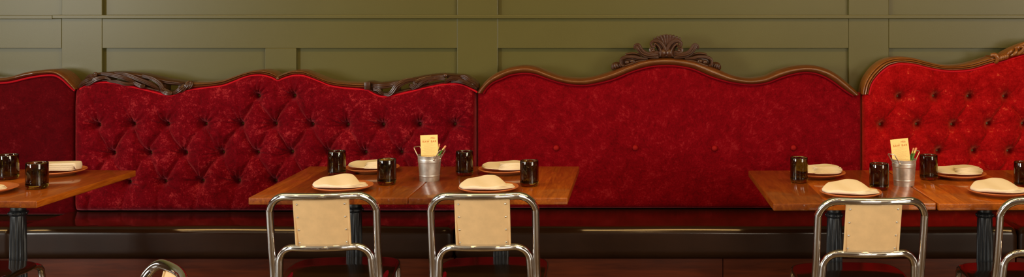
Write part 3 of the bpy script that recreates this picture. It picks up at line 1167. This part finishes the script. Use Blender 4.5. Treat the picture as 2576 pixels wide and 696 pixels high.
def make_chair(label, x, y, rz):
    root = thing('tubular_chair', label, 'chair', (x, y, 0), rz, 'tubular metal chairs')
    r = .0134
    HW, ZT = .188, .806
    # outer hoop: rear legs and top bar in one bent tube
    rt = .068
    right = [(HW + .022, .0), (HW + .010, .22), (HW + .002, .45), (HW, .60), (HW, ZT - rt)]
    path = [(a, b_) for a, b_ in right] + arc(HW - rt, ZT - rt, rt, 0, PI / 2)[1:]
    top = [((HW - rt) * (1 - i / 6), ZT) for i in range(1, 6)]
    half_ = path + top + [(0, ZT)]
    full = half_ + [(-a, b_) for a, b_ in reversed(half_[:-1])]

    def yy(a, z):
        base = back_y(z) if z > .45 else -.30 - (.45 - z) * .16
        t = min(1, max(0, (z - .46) / .34))
        t = t * t * (3 - 2 * t)
        return base + (bow(a, HW, .042) + .012) * t
    m = MB()
    P = spline([(a, yy(a, z), z + .0) for a, z in full], 3)
    m.tube(P, r, 18)
    m.build('back_hoop', M['chrome'], root, 60)
    # inner hoop: lower back bar, side rails under the seat, front legs
    HI, ZI, ri = .163, .612, .058
    right = [(HI + .030, .205, .0), (HI + .028, .200, .20), (HI + .026, .190, .385), (HI + .024, .160, .428), (HI + .022, .10, .436), (HI + .018, -.10, .436), (HI + .012, -.235, .438), (HI + .008, -.285, .452), (HI + .004, -.308, .485), (HI, back_y(ZI - ri) + .003, ZI - ri)]
    ar = arc(HI - ri, ZI - ri, ri, 0, PI / 2)[1:]
    path = right + [(a, back_y(z) + (bow(a, HI, .034) + .008) * min(1, (z - .53) / .07), z) for a, z in ar]
    path += [((HI - ri) * (1 - i / 5), back_y(ZI) + bow((HI - ri) * (1 - i / 5), HI, .034) + .008, ZI) for i in range(1, 5)] + [(0, back_y(ZI) - .026, ZI)]
    full = path + [(-a, b_, c) for a, b_, c in reversed(path[:-1])]
    m = MB()
    m.tube(spline(full, 3), r * .97, 18)
    m.build('inner_hoop', M['chrome'], root, 60)
    # thin back panel with rolled edges
    m = MB()
    W = .0945
    z0, z1 = ZI + .006, ZT - .008
    fr, rr = [], []
    for i in range(25):
        a = -W + 2 * W * i / 24
        fr.append([(a, back_y(z) + (bow(a, HW, .042 - .012 * (z1 - z) / (z1 - z0)) + .012) - .0028, z) for z in np.linspace(z0, z1, 9)])
        rr.append([(a, back_y(z) + (bow(a, HW, .042 - .012 * (z1 - z) / (z1 - z0)) + .012) + .0028, z) for z in np.linspace(z0, z1, 9)])
    m.grid(fr)
    m.grid(rr, flip=True)
    m.grid([fr[0], rr[0]])
    m.grid([fr[-1], rr[-1]])
    m.grid([[p[0] for p in fr], [p[0] for p in rr]])
    m.grid([[p[-1] for p in fr], [p[-1] for p in rr]])
    for s in (-1, 1):
        a = s * W
        m.tube([(a, back_y(z) + bow(a, HW, .036) + .012 - .001, z) for z in np.linspace(z0 + .004, z1 - .004, 5)], .0042, 8)
    pan = m.build('back_panel', M['tan'], root)
    for s in (-1, 1):
        for k in range(4):
            z = z1 - .020 - (z1 - z0 - .034) * k / 3
            a = s * .083
            q = MB()
            q.ball((a, back_y(z) + (bow(a, HW, .042 - .012 * (z1 - z) / (z1 - z0)) + .012) - .003, z), .0038, (1, .7, 1), 10, 6)
            q.build('rivet', M['rivet'], pan)
    # broad seat: dished, its rear swept up towards the hoop, rolled at the rim
    out = spline([(-.175, -.235), (0, -.25), (.175, -.235), (.205, -.19), (.214, 0), (.208, .10), (.178, .160), (.10, .182), (0, .187), (-.10, .182), (-.178, .160), (-.208, .10), (-.214, 0), (-.205, -.19)], 6, closed=True)

    def dish(a, b_):
        k = b_ - (.030 - 1.0 * a * a)
        sm = math.sqrt(k * k + .00003)
        return .455 - (.5 * (sm + k)) * .035 - (.5 * (sm - k)) * .125

    rows = []
    for px, py in out:
        row = []
        for t in np.linspace(0, .93, 26):
            row.append((px * t, py * t, dish(px * t, py * t)))
        ze = dish(px * .93, py * .93)
        row += [(px * .965, py * .965, ze - .001), (px * .99, py * .99, ze - .005), (px, py, ze - .011), (px * .99, py * .99, ze - .017), (px * .96, py * .96, ze - .020)]
        for t in (.75, .5, .25, 0):
            row.append((px * t, py * t, dish(px * t, py * t) - .018))
        rows.append(row)
    m = MB()
    m.grid(rows, cu=True)
    m.build('seat', M['seat'], root, 50)
    return root


def chair_at(label, bx, by, deg, first=None):
    """place a chair so that the middle of its top bar stands at (bx, by)"""
    a = math.radians(deg)
    loc = (bx - .424 * math.sin(a), by + .424 * math.cos(a), 0)
    if first is None:
        return make_chair(label, loc[0], loc[1], a)
    return dup(first, loc, a, label)


ch = chair_at('tubular chair with tan back panel leaning askew, before the table under the tufted crimson back', -1.149, 3.835, 5.0)
chair_at('tubular chair with upright tan back panel, before the dark-ended table of the central pair', -.576, 3.835, 2.2, ch)
chair_at('tubular chair with tan back panel before the table reaching the smooth settee back', .800, 3.742, 1.2, ch)
chair_at('tubular chair cut off by the photo edge, before the scarlet tufted settee back', 1.440, 3.745, -1.5, ch)
chair_at('tubular chair of which only the round dark seat shows under the single table', -2.63, 3.775, 0, ch)
chair_at('tubular chair seen edge-on near the camera, only the bend of its hoop showing', -1.193, 2.782, 124, ch)


# ================================================================== tableware
def on_table(px, py, h=0.0):
    """point on the table plane seen at a photo pixel"""
    Y = (EYE - TH - h) * F / (py - PY)
    return ((px - PX) * Y / F, Y, TH)


def make_glass_thing(label, loc, s=1.0, H=.103):
    m = MB()
    R = .0385
    prof = [(0, .0), (R * .72, .0), (R * .9, .003), (R * .985, .010), (R, .020), (R * 1.0, H * .6), (R * .99, H - .003), (R * .975, H - .0006), (R * .95, H), (R * .925, H - .0008), (R * .905, H - .004),
            (R * .895, H * .6), (R * .885, .024), (R * .84, .0165), (R * .6, .0135), (0, .0125)]
    m.lathe(prof, 48)
    o = m.build('tumbler', M['glass'], None, 60)
    o.location = loc
    o.scale = (s, s, 1.0)
    return tag(o, label, 'glass', 'brown glass tumblers')


GL = [
    ('brown glass tumbler at the very edge of the photo on the single table', 20, 450, 1.08),
    ('squat brown tumbler standing beside the striped folded napkin on the single table', 93, 473, 1.09),
    ('dark brown tumbler behind the front napkin under the crimson tufted back', 847, 439.5, 1.0),
    ('brown tumbler between two napkins on the table under the crimson tufted back', 973, 463, 1.0),
    ('dark brown tumbler standing next to the galvanised bucket before the seam of two settee backs', 1168.5, 440, .98),
    ('brown tumbler standing at the dark end board of the central tables', 1331.5, 467, .98),
    ('brown tumbler standing alone near the corner of the table by the smooth settee back', 2010, 458, .955),
    ('brown tumbler between a napkin and the bucket before the scarlet settee back', 2211.5, 475.5, .99),
    ('brown tumbler just behind the bucket with the paired green pencils', 2336, 451, .97),
    ('brown tumbler cut off by the photo edge beside a front napkin', 2575, 471, .99),
]
g0 = None
for lab, px, py, s in GL:
    loc = on_table(px, py)
    if g0 is None:
        g0 = make_glass_thing(lab, loc, s)
    else:
        o = g0.copy()
        C.objects.link(o)
        o.location = loc
        o.scale = (s, s, 1)
        o.rotation_euler = (0, 0, random.uniform(0, 6))
        o['label'] = lab


def make_plate(label, loc):
    m = MB()
    R = .118
    prof = [(0, .004), (.062, .004), (.066, 0), (.072, 0), (.076, .004), (.098, .009), (R - .002, .0165), (R, .0185), (R - .001, .0205), (R - .005, .0205), (.098, .0150), (.085, .0105), (.06, .0085), (0, .008)]
    m.lathe(prof, 72)
    o = m.build('plate', M['terracotta'], None, 50)
    o.location = loc
    return tag(o, label, 'plate', 'terracotta plates')


def puff(m, poly, zb, zt, sub=6, edge=.006):
    """soft slab over a rounded outline: zb and zt give lower and upper height at (x, y)"""
    out = spline(poly, sub, closed=True)
    cx = sum(p[0] for p in out) / len(out)
    cy = sum(p[1] for p in out) / len(out)
    rows = []
    for x, y in out:
        row = []
        L = math.hypot(x - cx, y - cy)
        for t in (0, .25, .5, .72, .88, .95):
            px, py = cx + (x - cx) * t, cy + (y - cy) * t
            row.append((px, py, zt(px, py)))
        e = (zt(x, y) - zb(x, y)) / 2
        mid = (zt(x, y) + zb(x, y)) / 2
        for k in range(1, 6):
            a = PI / 2 - PI * k / 6
            t = (L - edge * (1 - math.cos(a))) / L
            row.append((cx + (x - cx) * t, cy + (y - cy) * t, mid + e * math.sin(a)))
        for t in (.9, 0):
            px, py = cx + (x - cx) * t, cy + (y - cy) * t
            row.append((px, py, zb(px, py)))
        rows.append(row)
    m.grid(rows, cu=True)


def cst(v):
    return lambda x, y: v


def ease(t):
    t = max(0, min(1, t))
    return t * t * (3 - 2 * t)


def crisp(poly, r=.012, seg=6):
    """outline with straight sides and tightly rounded corners"""
    out = []
    n = len(poly)
    for i in range(n):
        p0, p1, p2 = (Vector(poly[(i + k) % n]) for k in (-1, 0, 1))
        d0, d1 = (p0 - p1), (p2 - p1)
        a = p1 + d0.normalized() * min(r, d0.length * .45)
        b_ = p1 + d1.normalized() * min(r, d1.length * .45)
        for k in range(4):
            t = k / 3
            out.append(tuple(a * (1 - t) ** 2 + p1 * 2 * t * (1 - t) + b_ * t * t))
        c = p2 + (p1 - p2).normalized() * min(r, d1.length * .45)
        for k in range(1, seg):
            out.append(tuple(b_ + (c - b_) * k / seg))
    return out


def napkin_front():
    """square of linen folded to a wedge, its flap raised at the rear, layers fanning out at one side"""
    m = MB()
    for k in range(3):
        z0 = .0215 + k * .0042
        puff(m, crisp([(-.02, -.080 + k * .002), (.046, -.082 + k * .003), (.106 - k * .003, -.046 + k * .004), (.103 - k * .006, -.016), (.055, .004), (-.02, -.02)], .014), cst(z0), cst(z0 + .0039), 1, .0018)

    def zt(x, y):
        back = max(0, min(1, (y + .085) / .14))
        return .0325 + .023 * back ** .8 - .013 * ease((x - .035) / .05) * (1 - .3 * back) - .006 * ease((-x - .05) / .06) + .0018 * math.sin(x * 55 + y * 30)
    puff(m, crisp([(-.114, -.030), (-.094, -.070), (-.02, -.085), (.045, -.078), (.078, -.030), (.026, .056), (-.02, .058), (-.088, .022)], .011),
         lambda x, y: .0215, zt, 1, .007)
    return m


def napkin_back():
    m = MB()

    def zt(x, y):
        return .0285 + .016 * max(0, min(1, (y + .055) / .1)) + .002 * math.sin(x * 50)
    puff(m, crisp([(-.104, -.012), (-.082, .030), (-.01, .054), (.040, .044), (.052, .010), (.022, -.046), (-.02, -.062), (-.082, -.046)], .012), cst(.0225), zt, 1, .008)
    for k in range(5):
        z0 = .0215 + k * .0049
        i = .004 * (k - 1.5) ** 2 * .5
        puff(m, [(-.022 + k * .004, -.058 + k * .004), (.03, -.074 + k * .007), (.075, -.060 + k * .007), (.101 - i, -.026 + k * .003), (.100 - i, .004), (.066, .030), (.01, .036), (-.02, -.01)], cst(z0), (lambda zz: (lambda x, y: zz + .0044 + .004 * ease((.06 - abs(x - .04)) / .06)))(z0), 5, .0028)
    return m


def napkin_long():
    m = MB()
    for k in range(5):
        z0 = .0215 + k * .0042
        puff(m, [(-.112, -.038 + k * .001), (0, -.042 + k * .001), (.072 + k * .002, -.042 + k * .001), (.084, -.02), (.080, .02), (0, .028), (-.112, .026)], cst(z0), cst(z0 + .0036), 6, .0017)
    puff(m, [(-.114, -.030), (0, -.034), (.08, -.036), (.098, -.022), (.100, .012), (.08, .032), (0, .036), (-.114, .032)], lambda x, y: .0424 - .0205 * ease((x - .086) / .012), lambda x, y: .0495 + .0035 * ease((x + .1) / .2), 6, .006)
    return m


meshes = {}


def put_napkin(kind, label, loc, rz, sc=1.0):
    if kind not in meshes:
        o = {'front': napkin_front, 'back': napkin_back, 'long': napkin_long}[kind]().build('napkin', M['linen'], None, 55)
        meshes[kind] = o.data
    else:
        o = bpy.data.objects.new('napkin', meshes[kind])
        C.objects.link(o)
    o.location = (loc[0], loc[1], loc[2] - .0012)
    o.rotation_euler = (0, 0, rz)
    o.scale = (sc, sc, 1)
    tag(o, label, 'napkin', 'folded white napkins')


PL = [
    (144, 426, 'long', 2, 'terracotta plate under the long striped napkin on the single table', 'long white napkin folded into many layers on the single table'),
    (-39, 471.5, 'front', 0, 'terracotta plate cut off by the photo edge on the single table', 'white napkin of which only one corner enters the photo'),
    (936, 419, 'back', 0, 'terracotta plate behind two tumblers under the crimson tufted back', 'white napkin on the rear plate between two tumblers under the tufted back'),
    (863, 465, 'front', 3, 'terracotta plate behind the chair with the askew back panel', 'white wedge-folded napkin above the chair with the askew panel'),
    (1271, 422.5, 'back', 0, 'terracotta plate at the back edge before the smooth velvet settee back', 'white layered napkin at the back edge before the smooth velvet settee back'),
    (1229, 468.5, 'front', 4, 'terracotta plate almost hidden by the chair with the upright panel', 'white wedge-folded napkin above the chair with the upright tan panel'),
    (2057, 432, 'back', 0, 'terracotta plate behind the lone tumbler near the seam of smooth and scarlet backs', 'white napkin beside the lone tumbler near the seam of smooth and scarlet backs'),
    (2140, 480, 'front', -6, 'terracotta plate in front of the tumbler that stands beside the bucket', 'white wedge-folded napkin in front of the tumbler beside the bucket'),
    (2409, 434, 'back', 0, 'terracotta plate at the back edge before the scarlet tufted settee back', 'white layered napkin before the scarlet tufted settee back'),
    (2512, 476.5, 'front', -8, 'terracotta plate at the front edge of the table before the scarlet back', 'white wedge-folded napkin at the front edge of the table before the scarlet back'),
]
p0 = None
for px, py, kind, deg, lp, ln in PL:
    loc = on_table(px, py, .019)
    if p0 is None:
        p0 = make_plate(lp, loc)
    else:
        o = p0.copy()
        C.objects.link(o)
        o.location = loc
        o['label'] = lp
    put_napkin(kind, ln, (loc[0], loc[1], loc[2]), math.radians(deg))


# ---- pails with menus and pencils
def make_bucket(label, loc, az, sc=1.0):
    root = thing('bucket', label, 'bucket', loc, 0, 'galvanised buckets')
    m = MB()
    H, RB_, RT = .103, .0405, .0485

    def rad(z):
        return RB_ + (RT - RB_) * z / H
    prof = [(0, .003), (RB_ - .003, .003), (RB_ - .002, 0), (RB_, 0)]
    for z in np.linspace(.002, H, 60):
        rr = rad(z)
        for c, w, h in ((.022, .0016, .0011), (.078, .0015, .0012), (.083, .0015, .0012), (.088, .0015, .0012)):
            rr += h * math.exp(-((z - c) / w) ** 2)
        prof.append((rr, z))
    prof += [(RT + .0018, H + .0005), (RT + .0022, H + .002), (RT + .001, H + .0034), (RT - .0008, H + .002)]
    for z in np.linspace(H - .002, .006, 8):
        prof.append((rad(z) - .0012, z))
    prof += [(0, .006)]
    m.lathe(prof, 56)
    m.build('pail', M['steel'], root, 50)
    for s in (0, 1):
        a = az + s * PI
        rd = Vector((math.cos(a), math.sin(a), 0))
        tg = Vector((-math.sin(a), math.cos(a), 0))
        q = MB()
        R = RT + .002
        w, L = .017, .048
        dirv = (rd * .62 + Vector((0, 0, .78))).normalized()
        base = rd * R + Vector((0, 0, H - .008))
        pts = [base - tg * w - dirv * .004, base - tg * w + dirv * .004, base - tg * w + dirv * (L - .004), base - tg * (w - .004) + dirv * L, base + tg * (w - .004) + dirv * L, base + tg * w + dirv * (L - .004), base + tg * w + dirv * .004, base + tg * w - dirv * .004]
        q.tube(pts, .0021, 10)
        for k in (-1, 1):
            q.ball(base + tg * w * k - dirv * .004, .0042, (1, 1, 1), 10, 6)
        q.build('handle', M['wire'], root)
    return root


def menu_card(label, bucket_loc, dx, dy, roll, pitch):
    W, Hc = .0725, .178
    m = MB()
    m.box((-W / 2, -.0006, 0), (W / 2, .0006, Hc), .0003, 1)
    o = m.build('menu_card', M['card'])
    tag(o, label, 'menu', 'raw bar menus')
    o.location = (bucket_loc[0] + dx, bucket_loc[1] + dy, TH + .009)
    o.rotation_euler = (math.radians(pitch), math.radians(roll), 0)
    # heading
    cu = bpy.data.curves.new('heading', 'FONT')
    cu.body = 'RAW BAR'
    cu.size = .0108
    cu.align_x = 'CENTER'
    cu.space_character = 1.28
    cu.space_word = 1.25
    cu.offset = .00028
    tmp = bpy.data.objects.new('heading', cu)
    C.objects.link(tmp)
    bpy.context.view_layer.update()
    me = bpy.data.meshes.new_from_object(tmp.evaluated_get(bpy.context.evaluated_depsgraph_get()))
    bpy.data.objects.remove(tmp)
    me.materials.clear()
    me.materials.append(M['ink'])
    for v in me.vertices:
        x, y = v.co.x, v.co.y
        v.co = (x + .001, -.0009, Hc - .0305 + y * 1.05)
    h = bpy.data.objects.new('heading', me)
    C.objects.link(h)
    h.parent = o
    # fine print: rows of faint marks
    r = random.Random(3)
    q = MB()

    def dash(x0, x1, z, t=.0011):
        x = x0
        while x < x1 - .0006:
            w = min(r.uniform(.0012, .0052), x1 - x)
            q.add([(x, -.00075, z), (x + w, -.00075, z), (x + w, -.00075, z + t), (x, -.00075, z + t)], [(0, 1, 2, 3)])
            x += w + .0009
    dash(-.029, -.013, Hc - .0195, .0012)
    dash(-.006, .003, Hc - .0195, .0012)
    dash(-.012, .014, Hc - .0352)
    z = Hc - .0405
    for k in range(17):
        a, b_ = (-.029, .029 - r.uniform(0, .004)) if k % 3 == 0 else (-.022, r.uniform(.002, .024))
        if k == 8:
            a, b_ = -.016, .02
        dash(a, b_, z, .0009)
        z -= .00385
    dash(-.026, .030, z - .002, .0012)
    dash(-.026, -.010, z - .008, .0011)
    q.build('fine_print', M['inkpale'], o)
    s = MB()
    for cx, cz, w, hh, n in ((.010, -.0128, .0052, .0022, 14), (.016, -.0118, .0056, .0026, 14), (.021, -.0142, .0040, .0017, 12)):
        pts = [(cx + w * math.cos(2 * PI * i / n), -.0009, Hc + cz + hh * math.sin(2 * PI * i / n) + .0008 * math.sin(6 * PI * i / n)) for i in range(n)]
        s.tube(pts, .00042, 5, closed=True)
    s.build('shell_drawing', M['ink'], o)
    return o


def pencil(label, p_base, p_top):
    a, b_ = Vector(p_base), Vector(p_top)
    L = (b_ - a).length
    root = thing('pencil', label, 'pencil', a, 0, 'green pencils in the buckets')
    root.rotation_mode = 'QUATERNION'
    root.rotation_quaternion = Vector((0, 0, 1)).rotation_difference((b_ - a).normalized())
    m = MB()
    m.lathe([(0, 0), (.0012, .001), (.0040, .014), (.0040, L - .024), (0, L - .024)], 6)
    m.build('shaft', M['green'], root, 30)
    m = MB()
    prof = [(0, L - .0245), (.0042, L - .0245)]
    for k in range(9):
        prof.append((.0043 + (.0003 if k % 2 else 0), L - .024 + k * .0014))
    prof.append((0, L - .0125))
    m.lathe(prof, 16)
    m.build('ferrule', M['ferrule'], root)
    m = MB()
    m.lathe([(0, L - .0128), (.0040, L - .0128), (.0041, L - .004), (.0036, L - .001), (.002, L), (0, L)], 16)
    m.build('eraser', M['eraser'], root)
    return root


b1 = on_table(1080.5, 453)
b2 = on_table(2274, 465)
make_bucket('galvanised bucket standing on the joint of the central pair of tables', b1, math.radians(-38))
make_bucket('galvanised bucket standing on the joint of the tables before the scarlet back', b2, math.radians(38))
menu_card('cream menu card in the bucket against the dark crimson tufted back', b1, .0035, .004, -2.8, -3)
menu_card('cream menu card in the bucket against the scarlet settee back', b2, .001, .004, -6.0, -2)


def pen_at(label, bl, x0, y0, x1, y1, d0, d1):
    """from its foot inside the bucket to the eraser"""
    t = at(x1, y1, bl[1] + d1)
    k = at(x0, y0, bl[1] + d0)
    dirv = (t - k).normalized()
    foot = t - dirv * ((t.z - (TH + .011)) / dirv.z)
    # keep the foot inside the pail
    v = Vector((foot.x - bl[0], foot.y - bl[1]))
    if v.length > .030:
        v = v.normalized() * .030
    pencil(label, (bl[0] + v.x, bl[1] + v.y, TH + .011), t)


pen_at('green pencil next to the menu card against the crimson back, the steeper one', b1, 1097.3, 391, 1105.5, 361, .012, .018)
pen_at('green pencil behind the raised bucket handle, leaning out over the central tables', b1, 1103.6, 391, 1121.5, 366, .004, .002)
pen_at('green pencil touching the menu card in the bucket before the scarlet back', b2, 2288.6, 404, 2299, 371.5, .014, .020)
pen_at('green pencil closest to the handle in the bucket before the scarlet back', b2, 2293.6, 404, 2305.5, 371, .004, .006)

# ================================================================== light
def area(name, loc, rot, sx, sy, power, col):
    l = bpy.data.lights.new(name, 'AREA')
    l.shape = 'RECTANGLE'
    l.size, l.size_y = sx, sy
    l.energy = power
    l.color = col
    o = bpy.data.objects.new(name, l)
    C.objects.link(o)
    o.location = loc
    o.rotation_euler = rot
    return o


DAY = (.98, .97, .90)
area('window_daylight', (WL[0] - .16, (WL[1] + WL[2]) / 2, (WL[3] + WL[4]) / 2), (0, -PI / 2, 0), WL[4] - WL[3], WL[2] - WL[1], 430, DAY)
area('window_daylight', (WL[0] - .16, (WB[0] + WB[1]) / 2, (WL[3] + WL[4]) / 2), (0, -PI / 2, 0), WL[4] - WL[3], WB[1] - WB[0], 60, DAY)
area('window_daylight', (WR[0] + .16, (WR[1] + WR[2]) / 2, (WR[3] + WR[4]) / 2), (0, PI / 2, 0), WR[4] - WR[3], WR[2] - WR[1], 380, (1, .89, .72))
area('window_daylight', ((WF[1] + WF[2]) / 2, WF[0] - .16, (WF[3] + WF[4]) / 2), (PI / 2, 0, 0), WF[2] - WF[1], WF[4] - WF[3], 120, (1, .86, .68))
area('ceiling_strip_lamp', (-.6, 3.5, 3.12), (0, 0, 0), 8.4, .22, 98, (1, .60, .20))


def bulb(x, y, z, power, col=(1, .62, .26), r=.09):
    l = bpy.data.lights.new('pendant_bulb', 'POINT')
    l.energy = power
    l.color = col
    l.shadow_soft_size = r
    o = bpy.data.objects.new('pendant_bulb', l)
    C.objects.link(o)
    o.location = (x, y, z)


for x in (-3.3, -2.2, -1.1, 0.0, 1.1, 2.2, 3.2):
    bulb(x, 3.1, 2.72, 6)
for x in (-2.8, -1.4, 0.0, 1.4, 2.8):
    bulb(x, 1.5, 2.72, 6)

w = bpy.data.worlds.new('world')
bpy.context.scene.world = w
w.use_nodes = True
w.node_tree.nodes['Background'].inputs['Color'].default_value = (.5, .6, .75, 1)
w.node_tree.nodes['Background'].inputs['Strength'].default_value = .05

# ================================================================== camera and view
cd = bpy.data.cameras.new('camera')
cd.sensor_fit = 'HORIZONTAL'
cd.sensor_width = 36
cd.lens = F / 2576 * 36
cd.shift_x = (1288 - PX) / 2576
cd.shift_y = -(348 - PY) / 2576
cd.clip_start = .05
cam = bpy.data.objects.new('camera', cd)
C.objects.link(cam)
cam.location = (0, 0, EYE)
cam.rotation_euler = (PI / 2, 0, 0)
sc = bpy.context.scene
sc.camera = cam
sc.view_settings.view_transform = 'Standard'
sc.view_settings.look = 'None'
sc.view_settings.gamma = 1
sc.view_settings.use_curve_mapping = False
sc.view_settings.exposure = 0.0
sc.cycles.max_bounces = 14
sc.cycles.transmission_bounces = 12
sc.cycles.glossy_bounces = 6
sc.cycles.diffuse_bounces = 4
sc.cycles.sample_clamp_indirect = 6
sc.cycles.use_denoising = True
sc.cycles.caustics_reflective = False
